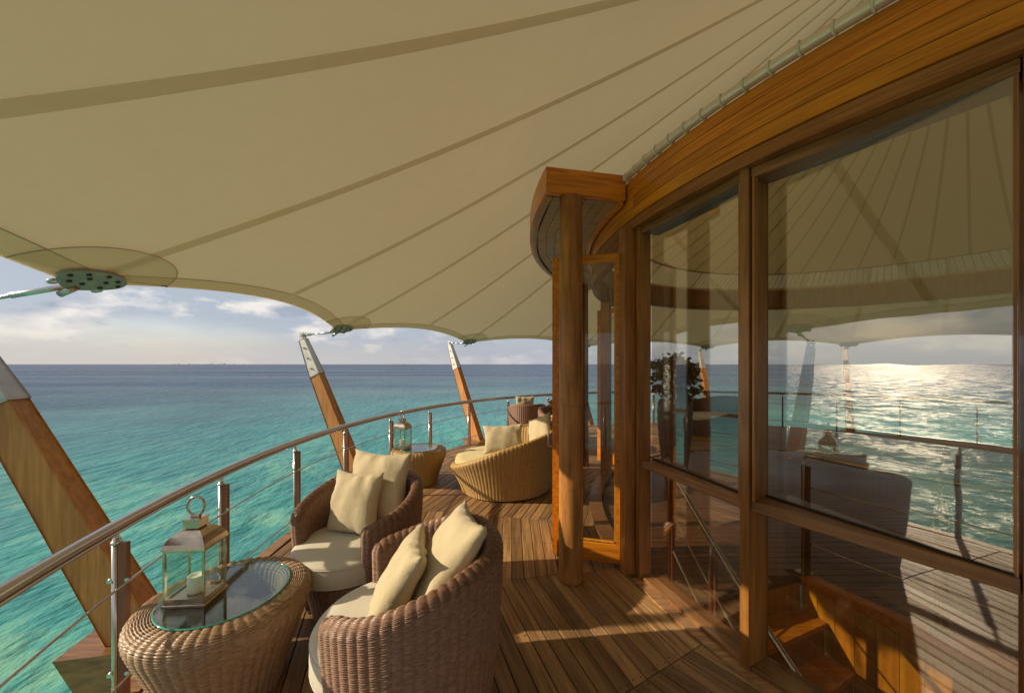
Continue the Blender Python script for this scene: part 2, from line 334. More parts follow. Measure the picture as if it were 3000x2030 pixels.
def thing(name,label,cat,loc=(0,0,0),rz=0,group=None):
    o=bpy.data.objects.new(name,None); COL.objects.link(o); o.location=loc; o.rotation_euler=(0,0,rz); o.empty_display_size=.1
    return tag(o,label,cat,group)
def copy_tree(o,parent=None):
    c=o.copy(); COL.objects.link(c); c.parent=parent
    for ch in list(o.children): copy_tree(ch,c)
    return c
# circular layout: everything is built round this centre
CX,CY=4.68,3.70
def pol(r,th,z=0): t=R(th); return Vector((CX-r*math.cos(t),CY+r*math.sin(t),z))
def arcbox(mb,r0,r1,z0,z1,t0,t1,step=2.0,smooth=False):
    n=max(2,int(abs(t1-t0)/step)+1); vs=[];fs=[]
    for i in range(n):
        th=t0+(t1-t0)*i/(n-1)
        vs+=[pol(r0,th,z0),pol(r1,th,z0),pol(r1,th,z1),pol(r0,th,z1)]
    for i in range(n-1):
        for k in range(4):
            a=i*4+k;b=i*4+(k+1)%4; fs.append((a,b,b+4,a+4))
    fs.append((3,2,1,0)); fs.append(tuple((n-1)*4+k for k in range(4)))
    mb.add(vs,fs,smooth)

# ================================================================== SETTING
sea_z=-3.2
mb=MB(); rs=[0,8,20,50,120,300,800,2000,6000,20000,40000]; n=48; vs=[(CX,CY,0)];fs=[]
for r in rs[1:]:
    for k in range(n): vs.append((r*math.cos(2*PI*k/n),r*math.sin(2*PI*k/n),0))
for k in range(n): fs.append((0,1+k,1+(k+1)%n))
for i in range(len(rs)-2):
    for k in range(n): a=1+i*n+k; b=1+i*n+(k+1)%n; fs.append((a,a+n,b+n,b)[::1])
mb.add(vs,fs); sea=mb.build('sea',M_sea,loc=(0,0,sea_z)); tag(sea,kind='structure')
for az0,az1,d,h,seed in((-44,-36,9000,26,1),(-19,-15.5,11000,24,2)):
    mb=MB(); rr=random.Random(seed); n=70; vs=[];fs=[]
    for i in range(n):
        a=R(az0+(az1-az0)*i/(n-1)); e=math.sin(PI*i/(n-1))**.4
        hh=.6*(h*.35+h*.55*abs(math.sin(i*.31+seed))*rr.random()+ (h*.9 if rr.random()<.06 else 0))*e
        x,y=math.sin(a),math.cos(a)
        vs+=[(x*d,y*d,-1),(x*(d+150),y*(d+150),hh),(x*(d+500),y*(d+500),hh*.9),(x*(d+800),y*(d+800),-1)]
    for i in range(n-1):
        for k in range(3): fs.append((i*4+k,i*4+k+1,i*4+k+5,i*4+k+4))
    mb.add(vs,fs); tag(mb.build('island',M_isl,loc=(0,0,sea_z)),kind='structure')

# ---- deck: understructure, edge boards, planks
mb=MB(); arcbox(mb,3.60,6.96,-.30,-.06,0,360,6); deck=mb.build('deck',M_dark); tag(deck,kind='structure')
C2=(3.4,3.5); DTH=19.85; PITCH=.100; RI,RO=3.72,6.905
cands=[]
for seg in range(18):
    mid=-9.75-DTH/2+seg*DTH*1.0
    if seg>=18: break
    mid=-9.75-DTH/2+(seg-2)*DTH
    t=R(mid); out=Vector((-math.cos(t),math.sin(t))); tan=Vector((math.sin(t),math.cos(t)))
    half=math.tan(R(DTH/2))
    for k in range(0,90):
        d=.6+k*PITCH; hl=d*half
        def inside(q):
            p=Vector(C2)+out*(d+.05)+tan*q; rr=math.hypot(p.x-CX,p.y-CY); return RI<rr<RO
        S=40; runs=[];cur=None
        for i in range(S+1):
            q=-hl+2*hl*i/S
            if inside(q):
                if cur is None: cur=[q,q]
                cur[1]=q
            else:
                if cur: runs.append(cur); cur=None
        if cur: runs.append(cur)
        for q0,q1 in runs:
            if q1-q0<.06: continue
            qs=[]
            for side,q,sg in((0,q0,-1),(1,q1,1)):
                row=[]
                for e in(.003,PITCH-.003):
                    lim=(d+e)*half-.0025
                    if abs(q)>=hl-.01: row.append(sg*lim); continue
                    # refine by bisection to the circle on this edge line
                    a=q; b=q+sg*2*hl/S*2
                    def ins(qq):
                        p=Vector(C2)+out*(d+e)+tan*qq; return RI<math.hypot(p.x-CX,p.y-CY)<RO
                    a=q-sg*.25
                    if not ins(a): row.append(q); continue
                    b=q+sg*.5
                    for _ in range(18):
                        m_=(a+b)/2
                        if ins(m_): a=m_
                        else: b=m_
                    row.append(max(-lim,min(lim,a)))
                qs.append(row)
            c0=(q0+q1)/2; ctr=Vector(C2)+out*(d+PITCH/2)+tan*c0
            cands.append((ctr,mid,[[x-c0 for x in r_] for r_ in qs],q1-q0))
def plank_mesh(qs):
    # local x along plank, local y = outward
    h=PITCH/2-.003; b_=.003; top=0;bot=-.03
    (a0,a1),(b0,b1)=qs
    o=[(a0,-h),(b0,-h),(b1,h),(a1,h)]
    i_=[(a0+b_,-h+b_),(b0-b_,-h+b_),(b1-b_,h-b_),(a1+b_,h-b_)]
    vs=[(x,y,bot) for x,y in o]+[(x,y,top-b_) for x,y in o]+[(x,y,top) for x,y in i_]
    fs=[(0,1,5,4),(1,2,6,5),(2,3,7,6),(3,0,4,7),(4,5,9,8),(5,6,10,9),(6,7,11,10),(7,4,8,11),(8,9,10,11)]
    return vs,fs
vis=[];rest=[]
for c in cands:
    p=c[0]; inview=p.y>.9 and abs(p.x/p.y)<1.6
    (vis if inview else rest).append(c)
vis.sort(key=lambda c:(c[0].length)); rest+=vis[298:]; vis=vis[:298]
screws=MB(); rp=MB()
for c,mid,qs,ln in vis+rest:
    ang=PI/2-R(mid)   # direction of tan=(sin,cos)
    vs,fs=plank_mesh(qs)
    T=Matrix.Translation((c.x,c.y,random.uniform(-.0012,.0012)))@Matrix.Rotation(ang,4,'Z')
    # outward is +90deg from tan: tan=(sin,cos) rotated +90 = (-cos,sin) = out
    if len(screws.v)<60000 and (c.length<9):
        for xe,sg in((min(qs[0])+.035,1),(max(qs[1])-.035,-1),(0,0)):
            if sg==0 and ln<.9: continue
            for ye in(-.026,.026):
                sp=T@Vector((xe,ye,.0012)); 
                screws.add([(sp.x+.0055*math.cos(k*PI/3),sp.y+.0055*math.sin(k*PI/3),sp.z) for k in range(6)],[tuple(range(6))])
for c,mid,qs,ln in vis:
    vs,fs=plank_mesh(qs); m_=MB(); m_.add(vs,fs)
    m_.build('plank',M_deck,deck,(c.x,c.y,random.uniform(-.001,.001)),PI/2-R(mid))
for c,mid,qs,ln in rest:
    vs,fs=plank_mesh(qs); T=Matrix.Translation((c.x,c.y,0))@Matrix.Rotation(PI/2-R(mid),4,'Z'); rp.add(vs,fs,False,T)
tag(rp.build('plank_field',M_deck,deck),kind='stuff')
tag(screws.build('screws',M_bolt,deck),kind='stuff')
for k in range(24):
    mb=MB(); arcbox(mb,6.91,7.02,-.03,.004,-60+k*15+.05,-60+(k+1)*15-.05,1.5)
    mb.build('edge_board',M_deck,deck)
mb=MB(); arcbox(mb,6.96,7.0,-.26,-.034,0,360,3); mb.build('edge_beam',M_frame,deck)
# piles holding the deck over the water
for th in range(-60,300,30):
    mb=MB(); p=pol(6.3,th); mb.tube([(p.x,p.y,-5),(p.x,p.y,-.3)],.16,12); mb.build('pile',M_col,deck)

# ================================================================== CANOPY
prof=[(.45,6.35),(1.2,5.88),(1.8,5.48),(2.75,4.88),(3.3,4.50),(3.75,4.24),(4.75,3.66),(5.2,3.42),(6.25,2.89),(6.7,2.67),(7.2,2.43),(7.6,2.27),(7.9,2.16)]
pc=np.polyfit([a for a,_ in prof],[b for _,b in prof],4)
def pz(r): return float(np.polyval(pc,r))
MASTS=[-62,-36.5,-10.8,13.85,40.6,70.5,100.5,126.5,152,178,204,230,256,277]
def edge_r(th):
    a=sorted(MASTS+[MASTS[0]+360,MASTS[-1]-360])
    for i in range(len(a)-1):
        if a[i]<=th<=a[i+1]:
            s=abs((th-(a[i]+a[i+1])/2)/((a[i+1]-a[i])/2)); return (7.20+.40*s**2.0) if th>-10.8 or th<-36.5 else (7.42+.18*s**2)
    return 7.3
def cpt(th,r,dz=0): return pol(r,th,pz(r)+dz)
canopy=thing('canopy','large cream tensioned fabric canopy over the whole round deck','canopy',(CX,CY,0))
def rel(p): return (p.x-CX,p.y-CY,p.z)
SM=[]
ext=MASTS+[MASTS[0]+360]
for i in range(len(MASTS)): SM+= [ext[i],(ext[i]+ext[i+1])/2]
SM=[(-21.5 if abs(s+23.65)<.1 else s) for s in SM]
SMX=SM+[SM[0]+360]
for i in range(len(SM)):
    a,b=SMX[i],SMX[i+1]; mb=MB()
    def f(u,v,a=a,b=b):
        th=a+(b-a)*u; re=edge_r(th); r=.5+(re-.5)*v; p=cpt(th,r)
        p.z+=.045*math.sin(PI*u)*(math.sin(PI*min(1,v*1.05)))  # slight billow between seams
        return rel(p)
    mb.grid(f,9,28); mb.build('fabric_panel',M_canvas,canopy)
    mb=MB(); wd=.085
    def f(u,v,a=a):
        re=edge_r(a)-.16; r=.5+(re-.5)*v; dth=math.degrees(wd*(.5+.5*r/7)/2/r); th=a+(u-.5)*2*dth; return rel(cpt(th,r,-.006))
    mb.grid(f,3,28); mb.build('seam',M_seam,canopy)
for i in range(len(MASTS)):
    a,b=ext[i],ext[i+1]
    mb=MB()
    def f(u,v):
        th=a+(b-a)*u; re=edge_r(th); r=re+.004-.15*v; uu=(th-a)/(b-a); return rel(cpt(th,r,-.009))
    mb.grid(f,33,3); mb.build('hem',M_hem,canopy)
    mb=MB(); pts=[]
    for k in range(33):
        th=a+(b-a)*k/32; pts.append(rel(cpt(th,edge_r(th)+.004,-.002)))
    mb.tube(pts,.012,6); mb.build('edge_cable',M_hem,canopy)
    mb=MB(); mb.tube([rel(cpt(a+(b-a)*k/40,edge_r(a+(b-a)*k/40)-.148,-.012)) for k in range(41)],.0028,4,cap=False,smooth=False); mb.build('stitch_line',M_stitch,canopy)
for th in MASTS:
    # rounded reinforcement patch of double fabric
    mb=MB(); n=28; ring=[]
    for k in range(n+1):
        t=PI*(k/n)-PI/2; dr=-.40*max(0,math.cos(t))**.8; da=math.degrees(.46*math.sin(t)/7.4)
        thh=th+da; ring.append((thh,min(7.54+dr,edge_r(thh)-.004)))
    vs=[rel(cpt(th,7.5,-.013))]
    for j in range(1,6):
        q=j/5; vs+=[rel(cpt(th+(a_-th)*q,7.5+(r_-7.5)*q,-.013)) for a_,r_ in ring]
    fs=[(0,k+1,k+2) for k in range(n)]
    for j in range(4):
        for k in range(n): o_=1+j*(n+1)+k; fs.append((o_,o_+1,o_+n+2,o_+n+1))
    mb.add(vs,fs,True); mb.build('corner_patch',M_hem,canopy)
    mb=MB(); mb.tube([(v[0],v[1],v[2]-.003) for v in vs[-(n+1):]],.0026,4,cap=False,smooth=False); mb.build('stitch_line',M_stitch,canopy)
# ---- corner plates, masts
def plate(th,vis=True):
    t=thing('corner_plate','','clamp plate',(0,0,0))
    return t
mast_lab={-10.8:'nearest leaning timber mast, steel capped and cut off by the left edge of the photo',13.85:'leaning timber mast with bolted steel cap behind the rear brown armchair',40.6:'leaning timber mast with steel cap rising behind the golden wicker daybed',
 100.5:'leaning timber mast seen through the left window beyond the potted shrub',126.5:'faint leaning timber mast seen through the large right window'}
plate_lab={-10.8:'large greenish bolted clamp plate at the canopy corner at far left',13.85:'bolted clamp plate at canopy corner above the second mast',40.6:'small bolted clamp plate at canopy corner above the third mast',
 100.5:'clamp plate on the canopy corner seen through the left window',126.5:'clamp plate on the canopy corner seen through the large window'}
H0=dict(zip([-10.8,13.85,40.6],[2.08,2.19,2.27]))
for th in MASTS:
    ztop=H0.get(th,2.2); base=pol(7.16,th,-.16); top=pol(8.22,th,ztop-.05)
    t=thing('mast',mast_lab.get(th,'leaning timber mast outside the railing, hidden from the photo'),'mast',tuple(pol(7.16,th,0)),group='leaning masts round the deck edge')
    t['group']='leaning masts round the deck edge'
    o=pol(7.16,th,0)
    ax=(top-base).normalized(); tn=Vector((math.sin(R(th)),math.cos(R(th)),0)); nr=ax.cross(tn).normalized()
    def sect(f_,wt,wn,mb,f2,wt2,wn2):
        a=base+(top-base)*f_-o; b=base+(top-base)*f2-o; vs=[]
        for p,x,y in((a,wt,wn),(b,wt2,wn2)):
            c_=.008
            for sx,sy in((-1,-1),(1,-1),(1,1),(-1,1)):
                # chamfered corners
                vs.append(p+tn*(sx*(x-c_ if sx*sy>0 else x))+nr*(sy*(y if sx*sy>0 else y-c_)))
                vs.append(p+tn*(sx*(x if sx*sy>0 else x-c_))+nr*(sy*(y-c_ if sx*sy>0 else y)))
        fs=[(k,(k+1)%8,8+(k+1)%8,8+k) for k in range(8)]+[tuple(range(8))[::-1],tuple(range(8,16))]
        mb.add(vs,fs)
    mb=MB(); sect(0,.08,.142,mb,.76,.060,.098); 
    # rotate grain: local z is close to the mast axis
    mb.build('timber',M_mast,t)
    mb=MB(); sect(.755,.066,.105,mb,1.0,.044,.062); cap=mb.build('steel_cap',M_cap,t)
    for f_ in(.80,.87,.94):
        c=base+(top-base)*f_-o; w_=.068-(f_-.755)/.245*.023
        for s in(-1,1):
            mb=MB(); mb.tube([c+tn*s*(w_-.004),c+tn*s*(w_+.008)],.012,8); mb.build('bolt',M_bolt,cap)
    # head clevis
    mb=MB(); hp=top-o+ax*.02
    for s in(-1,1):
        mb.box((0,0,0),(.012,.075,.13),Matrix.Translation(hp+tn*s*.028+Vector((0,0,.03)))@Matrix.Rotation(-R(th) ,4,'Z').to_4x4()@Matrix.Rotation(R(90),4,'Z'))
    mb.tube([hp-tn*.05+Vector((0,0,.05)),hp+tn*.05+Vector((0,0,.05))],.022,8)
    mb.build('clevis',M_cap,t)
    pl=cpt(th,7.62,-.02)
    # turnbuckle rod from mast head to canopy corner
    mb=MB(); h2=hp+Vector((0,0,.05)); q=pl-o; dv=q-h2
    mb.tube([h2,h2+dv*.25,h2+dv*.26,h2+dv*.5,h2+dv*.51,q],[.022,.022,.012,.012,.018,.018],8); mb.build('tension_rod',M_steel,t)
    # wooden shoe the mast stands in
    mb=MB()
    ri,ro_t,ro_b=6.97,7.58,7.46; wv=.15; vs=[]
    for s in(-1,1):
        vs+=[pol(ri,th,-.02)+tn*s*wv-o,pol(ro_t,th,-.02)+tn*s*wv-o,pol(ro_b,th,-.26)+tn*s*wv-o,pol(ri,th,-.26)+tn*s*wv-o]
    mb.add(vs,[(0,1,2,3),(7,6,5,4),(0,4,5,1),(1,5,6,2),(2,6,7,3),(3,7,4,0)])
    mb.tube([pol(7.3,th,-.15)-tn*(wv+.008)-o,pol(7.3,th,-.15)-tn*(wv-.01)-o],.012,8)
    sh=mb.build('timber_shoe',M_framex,t)
    # plate as its own thing
    c=cpt(th,7.50,-.025)
    slope=math.atan2(pz(7.6)-pz(7.4),.2)
    T=Matrix.Rotation(R(180-th),4,'Z')@Matrix.Rotation(-slope,4,'Y')
    c.z+=.004; pt=thing('corner_plate',plate_lab.get(th,'bolted clamp plate at a canopy corner, hidden from the photo'),'clamp plate',tuple(c),group='clamp plates at the canopy corners')
    mb=MB(); n=28; vs=[];
    for zz in(-.018,.0):
        for k in range(n):
            a=2*PI*k/n; x=.12*math.cos(a); y=.20*math.sin(a)
            if x>0: y*=1-.5*(x/.12)**2; x*=1.2
            vs.append((x,y,zz))
    fs=[tuple(range(n))[::-1],tuple(range(n,2*n))]+[(k,(k+1)%n,n+(k+1)%n,n+k) for k in range(n)]
    mb.add(vs,fs,False,T); mb.build('plate',M_plate,pt)
    for x,y in((-.09,0),(-.06,.10),(-.06,-.10),(-.01,.16),(-.01,-.16),(-.02,.05),(-.02,-.06),(.05,.10),(.05,-.10),(.05,.02)):
        mb=MB(); mb.lathe([(0,-.028),(.012,-.028),(.013,-.018)],(x,y,0),8,T); mb.build('bolt',M_bolt,pt)
    for s in(-1,1):
        mb=MB(); mb.tube([T@Vector((.095+.024*math.cos(a),s*.135+.024*math.sin(a),-.012)) for a in np.linspace(0,2*PI,10)[:-1]],.009,6,closed=True)
        mb.build('shackle',M_steelr,pt)
    mb=MB(); mb.tube([T@Vector((.1,0,-.02)),T@Vector((.20,0,-.03))],.02,8)
    mb.build('rod_socket',M_steelr,pt)

# ================================================================== PAVILION
RW=3.67
pav=thing('round_pavilion','round glazed timber pavilion with varnished wood fascia and full height windows','building',(CX,CY,0))
def P(r,th,z=0): p=pol(r,th,z); return Vector(rel(p))
def parc(mb,r0,r1,z0,z1,t0,t1,step=2.0):
    k=len(mb.v); arcbox(mb,r0,r1,z0,z1,t0,t1,step)
    for i in range(k,len(mb.v)): v=mb.v[i]; mb.v[i]=(v[0]-CX,v[1]-CY,v[2])
# fascia boards (rings)
zb=[2.945,3.03,3.11,3.185,3.262]
rb=[3.774,3.777,3.780,3.783]
for i in range(4):
    for a in range(-12,348,45):
        mb=MB(); parc(mb,3.70,rb[i],zb[i]+.0012,zb[i+1]-.0012,a,a+45-.02,1.5); mb.build('fascia_board',M_woodc,pav)
mb=MB(); parc(mb,3.66,3.745,2.93,3.23,0,360,2); mb.build('ring_beam',M_frame,pav)
for a in range(-12,348,45):
    mb=MB(); parc(mb,3.68,3.765,2.865,2.94,a,a+44.98,1.5); mb.build('head_moulding',M_framec,pav)
# steel tube with lacing hoops
mb=MB(); mb.tube([P(3.80,a,3.293) for a in np.arange(0,360,1.5)],.031,10,closed=True); tube=mb.build('ring_tube',M_tube,pav)
hoop=None
for a in np.arange(-60,60,1.95):
    mb=MB(); c=P(3.80,a,3.293); er=(c-P(0,0,3.293)).normalized(); 
    if hoop is None: pass
    mb.tube([c+er*.035*math.cos(t)+Vector((0,0,.035*math.sin(t))) for t in np.linspace(0,2*PI,13)[:-1]],.0055,6,closed=True)
    mb.build('hoop',M_rope,tube)
# inner lining fabric, laced to the tube
def lz(r): return 3.50+ (3.3-r)*.42+ .10*(3.3-r)**2
lin=thing('ceiling_lining','dark olive fabric ceiling with many converging seams inside the pavilion, seen through the glass','ceiling',(CX,CY,0))
NS=48
mb=MB(); mb.grid(lambda u,v:tuple(P(.15+(3.3-.15)*v,u*360,lz(.15+(3.3-.15)*v))),96,14,closedu=True); mb.build('lining_fabric',M_lining,lin)
for k in range(NS):
    mb=MB(); a=k*360/NS; wd=.035
    mb.grid(lambda u,v:tuple(P(.2+3.08*v,a+(u-.5)*math.degrees(wd/(.5+2.8*v)),lz(.2+3.08*v)-.006)),2,14); mb.build('lining_seam',M_linseam,lin)
mb=MB(); mb.tube([P(3.3,a,3.5) for a in np.arange(0,360,3)],.016,6,closed=True); mb.build('lining_edge',M_linseam,lin)
mb=MB()
for k in range(240): mb.tube([P(3.3,k*1.5,3.5),P(3.72,k*1.5+1.0,3.27)],.006,4,cap=False)
tag(mb.build('lacing',M_rope,lin),kind='stuff')
# glazing bays
VERT=[-12,-26.2,-40.7,-54,-68,-82,-96,-110,-124,-138]
def Tline(a,b):
    d=(b-a); L_=d.length; ang=math.atan2(d.y,d.x); return Matrix.Translation((a+b)/2)@Matrix.Rotation(ang,4,'Z'),L_
def bar(name,a,b,z,h,dep,mat,parent,off=0,bev=.004):
    a=Vector((a.x,a.y,z)); b=Vector((b.x,b.y,z)); m_=(a+b)/2; inw=Vector((-m_.x,-m_.y,0)).normalized()*off; a+=inw; b+=inw; off=0; T,L_=Tline(a,b)
    mb=MB(); mb.box((0,off,0),(L_,dep,h),None,bev); o=mb.build(name,mat,parent,tuple((a+b)/2)); o.rotation_euler=(0,0,math.atan2((b-a).y,(b-a).x)); return o
PROT=[3,10]
for i in range(len(VERT)-1):
    a,b=VERT[i],VERT[i+1]
    pa,pb=P(RW,a),P(RW,b); d=(pb-pa).normalized(); sh=.024
    A=pa+d*sh; B=pb-d*sh; inn=Vector((-(pa+pb).x,-(pa+pb).y,0)).normalized(); tn_=math.tan(R(PROT[i] if i<len(PROT) else 5))*.43; A2=A+inn*(.028+tn_); B2=B+inn*(.028-tn_)
    far=-300<a<-150
    win=bar('window',A,B,.021,.034,.17,M_framex,pav,.03); win['label']='glazed bay with timber frame'
    bar('head_rail',A,B,2.835,.06,.09,M_framex,win) if False else None
    def sub(name,z,h,dep,mat,off=0,L0=A,L1=B):
        o=bar(name,L0,L1,z,h,dep,mat,None,off); o.parent=win
        # parent transform is a rigid move: express locally
        o.matrix_parent_inverse=Matrix.LocRotScale(win.location,win.rotation_euler,None).inverted()
        return o
    sub('head_rail',2.835,.058,.165,M_framex,.03)
    sub('middle_rail',.945,.062,.165,M_framex,.03)
    sub('glazing_bead',.981,.010,.02,M_dark,0,A2+d*.01,B2-d*.01)
    for nm,z0,z1 in(('pane',.976,2.806),('pane',.040,.914)):
        o=bar(nm,A2+d*.004,B2-d*.004,(z0+z1)/2,z1-z0-.004,.008,M_glass,None,0,0); o.parent=win
        o.matrix_parent_inverse=Matrix.LocRotScale(win.location,win.rotation_euler,None).inverted()
for a in VERT:
    c=P(RW,a,1.47); o=None
    mb=MB(); mb.box(*(((.015,0,0),(.10,.050,2.935)) if a==-12 else ((-.03,0,0),(.19,.050,2.935))),None,.005); o=mb.build('mullion',M_frame,pav,tuple(c)); o.rotation_euler=(0,0,R(180-a))
# rebate strip on mullions gives the stepped inner edge of the frame
for a in VERT[1:-1]:
    for s in(-1,1):
        mb=MB(); mb.box((0,0,0),(.035,.012,1.83),None,.002); c=P(RW+.03,a+s*.60,1.891); o=mb.build('glazing_stop',M_frame,pav,tuple(c)); o.rotation_euler=(0,0,R(180-a))
mb=MB(); parc(mb,3.60,3.785,-.05,.014,-140,-12,2); mb.build('sill_board',M_deck,pav)
# ---- entrance: wide jambs, double column, portal roof, door leaves
def vbox(name,c,d,rz,mat,parent,bev=.005,rel_=True):
    mb=MB(); mb.box((0,0,0),d,None,bev); p=Vector(c)-(Vector((CX,CY,0)) if rel_ else Vector((0,0,0))); o=mb.build(name,mat,parent,tuple(p)); o.rotation_euler=(0,0,rz); return o
j=pol(3.74,-10.35,1.45); vbox('door_jamb',j,(.15,.10,2.9),R(180+10.35),M_frame,pav)
j=pol(3.72,-8.4,1.40); vbox('door_jamb',j,(.09,.085,2.8),R(180+8.4),M_wood,pav)
j=pol(3.72,30,1.45); vbox('door_jamb',j,(.13,.14,2.9),R(180-30),M_frame,pav)
mb=MB(); parc(mb,3.67,3.76,2.70,2.93,-8.5,40,2); mb.build('door_head',M_framec,pav)
mb=MB(); parc(mb,3.64,3.80,.002,.05,-8.5,30,2); mb.build('door_threshold',M_framex,pav)
mb=MB(); cp=P(4.27,-10.2)+Vector((0.0,0,0)); 
colx=Vector((.482-CX,2.93-CY,0))
mb.lathe([(0,0),(.104,0),(.104,.02),(.099,.06),(.098,1.0),(.094,2.2),(.092,3.105),(0,3.105)],tuple((0,0,0)),28); col=mb.build('column',M_col,pav,tuple(colx))
c2=P(4.27,36); mb=MB(); mb.lathe([(0,0),(.104,0),(.098,1.0),(.092,3.105),(0,3.105)],(0,0,0),24); mb.build('column',M_col,pav,tuple(c2))
# portal roof
Z0,Z1=3.115,3.325; TA,TB=-10.6,42
proof_=MB(); parc(proof_,3.81,4.44,Z0+.03,Z1-.01,TA+.3,TB,2); portal=proof_.build('portal_roof',M_frame,pav)
ea=P(4.49,TA,0); eb=P(3.80,TA+ .2,0); 
mb=MB(); dd=(eb-ea).normalized(); T,L_=Tline(Vector((ea.x,ea.y,0)),Vector((eb.x,eb.y,0)))
mb.box((0,0,0),(L_,.05,Z1-Z0),None,.006); o=mb.build('end_fascia',M_wood,portal,(*((ea+eb)/2).xy,(Z0+Z1)/2)); o.rotation_euler=(0,0,math.atan2(dd.y,dd.x))
mb=MB(); parc(mb,4.445,4.49,Z0,Z1,TA+.4,TB,1.2); mb.build('curved_fascia',M_woodc,portal)
mb=MB(); parc(mb,4.42,4.452,Z0-.012,Z0+.028,TA+.5,TB,1.2); mb.build('edge_trim',M_soffit,portal)
mb=MB(); parc(mb,3.80,3.84,Z0-.03,Z0+.03,TA+.4,TB,1.2); mb.build('edge_trim',M_wood,portal)
nb=6
for sg in range(5):
    t0=TA+.6+sg*10.3; t1=t0+10.3
    for k in range(nb):
        r0=3.845+k*(4.415-3.845)/nb; r1=r0+(4.415-3.845)/nb
        mb=MB(); vs=[]
        e=.0025; g=.03
        for zz in(Z0+.002,Z0+.028):
            vs+=[P(r0+e,t0+g,zz),P(r1-e,t0+g,zz),P(r1-e,t1-g,zz),P(r0+e,t1-g,zz)]
        mb.add(vs,[(0,1,2,3),(7,6,5,4),(0,4,5,1),(1,5,6,2),(2,6,7,3),(3,7,4,0)]); mb.build('soffit_board',M_soffit,portal)
# door leaves: leaf 1 stands open outwards from jamb, leaf 2 folded edge-on
def leaf(a,b,label=None):
    a=Vector(a);b=Vector(b); d=(b-a); L_=d.length; o=thing('x','x','x'); bpy.data.objects.remove(o)
    ang=math.atan2(d.y,d.x); c=(a+b)/2
    W=.075; mb=MB(); z0,z1=.03,2.71
    mb.box((-L_/2+W/2,0,(z0+z1)/2),(W,.045,z1-z0),None,.004); mb.box((L_/2-W/2,0,(z0+z1)/2),(W,.045,z1-z0),None,.004)
    mb.box((0,0,z1-W/2-.001),(L_-2*W-.002,.043,W),None,.004); mb.box((0,0,z0+.085),(L_-2*W-.002,.043,.16),None,.004)
    o=mb.build('door',M_wood,pav,(c.x-CX,c.y-CY,0)); o.rotation_euler=(0,0,ang)
    mb=MB(); mb.box((0,0,(z0+.175+z1-W)/2),(L_-2*W-.006,.008,z1-W-z0-.18)); mb.build('pane',M_glass_door,o)
    mb=MB()
    mb.tube([(-L_/2+.03,.03,1.0),(-L_/2+.03,.06,1.0),(-L_/2+.03,.06,1.18),(-L_/2+.03,.03,1.18)],.007,8); mb.build('handle',M_steel,o)
    # inner beads
    mb=MB()
    for s in(-1,1): mb.box((s*(L_/2-W-.008),0,(z0+.175+z1-W)/2),(.014,.030,z1-W-z0-.20),None,.002)
    mb.box((0,0,z0+.178),(L_-2*W-.04,.03,.014),None,.002)
    mb.build('glazing_bead',M_amber,o)
    return o
h1=(.975,3.09); h2=(.405,3.225)
leaf(h1,h2)
leaf((.388,3.25),(.478,3.86))
leaf((1.90,5.92),(1.55,6.45))
# ---- interior floor and stair
flr=MB(); arcbox(flr,.02,2.4,-.06,-.003,0,360,4); arcbox(flr,2.4,3.655,-.06,-.003,-18,300,3)
ifl=flr.build('interior_floor',M_dark); tag(ifl,kind='structure')
fb=MB(); k=0
y=-3.6
while y<3.62:
    w_=.092; hw=math.sqrt(max(0,3.64**2-max(abs(y),abs(y+w_))**2))
    if hw>.1:
        # split around the stair opening by sampling
        S=90; cur=None; runs=[]
        for i in range(S+1):
            x=-hw+2*hw*i/S
            ok=True
            for yy in(y,y+w_):
                rr=math.hypot(x,yy); th=math.degrees(math.atan2(yy,-x))
                if rr>2.4 and -62<th<-18: ok=False
            if ok:
                if cur is None: cur=[x,x]
                cur[1]=x
            else:
                if cur: runs.append(cur); cur=None
        if cur: runs.append(cur)
        for a,b in runs:
            if b-a>.08: fb.box(((a+b)/2,y+w_/2,.006),(b-a,w_-.005,.012),Matrix.Translation((CX,CY,0)),.002)
    y+=w_
tag(fb.build('floorboards',M_floor,ifl),kind='stuff')
st=thing('staircase','varnished amber timber staircase curving down inside behind the lower window','staircase',(CX,CY,0))
RISE=.25; GO=4.1
for k in range(0,9):
    t0=-18-GO*k; zt=-RISE*(k+1)+ .0
    mb=MB(); parc(mb,2.43,3.60,zt-.04,zt,t0-GO-.3,t0,.6); mb.build('tread',M_wood,st)
    mb=MB(); parc(mb,2.43,3.60,zt+.001,zt+RISE-.041,t0-.001,t0+.35,.3); mb.build('riser',M_frame,st)
for k in range(16):   # vertical boards of the inner stair wall
    t0=-18-2.75*k; mb=MB(); parc(mb,2.37,2.41,-3.0,-.02,t0-2.75+.09,t0,.9); mb.build('wall_board',M_amber,st)
mb=MB(); parc(mb,2.33,2.42,-.06,.022,-62,-18,1.5); mb.build('trim',M_wood,st)
mb=MB(); parc(mb,3.61,3.70,-3.0,-.002,-62,-18,1.5); mb.build('stringer',M_wood,st)
mb=MB(); parc(mb,2.40,3.62,-3.0,-.0,-62.6,-62,.3); mb.build('end_wall',M_wood,st)
mb=MB(); parc(mb,3.615,3.70,-.004,.03,-62,-12,1.5); mb.build('sill',M_framex,st)
mb=MB(); parc(mb,2.40,3.62,-3.05,-3.0,-62.6,-18,2); mb.build('lower_landing',M_floor,st)
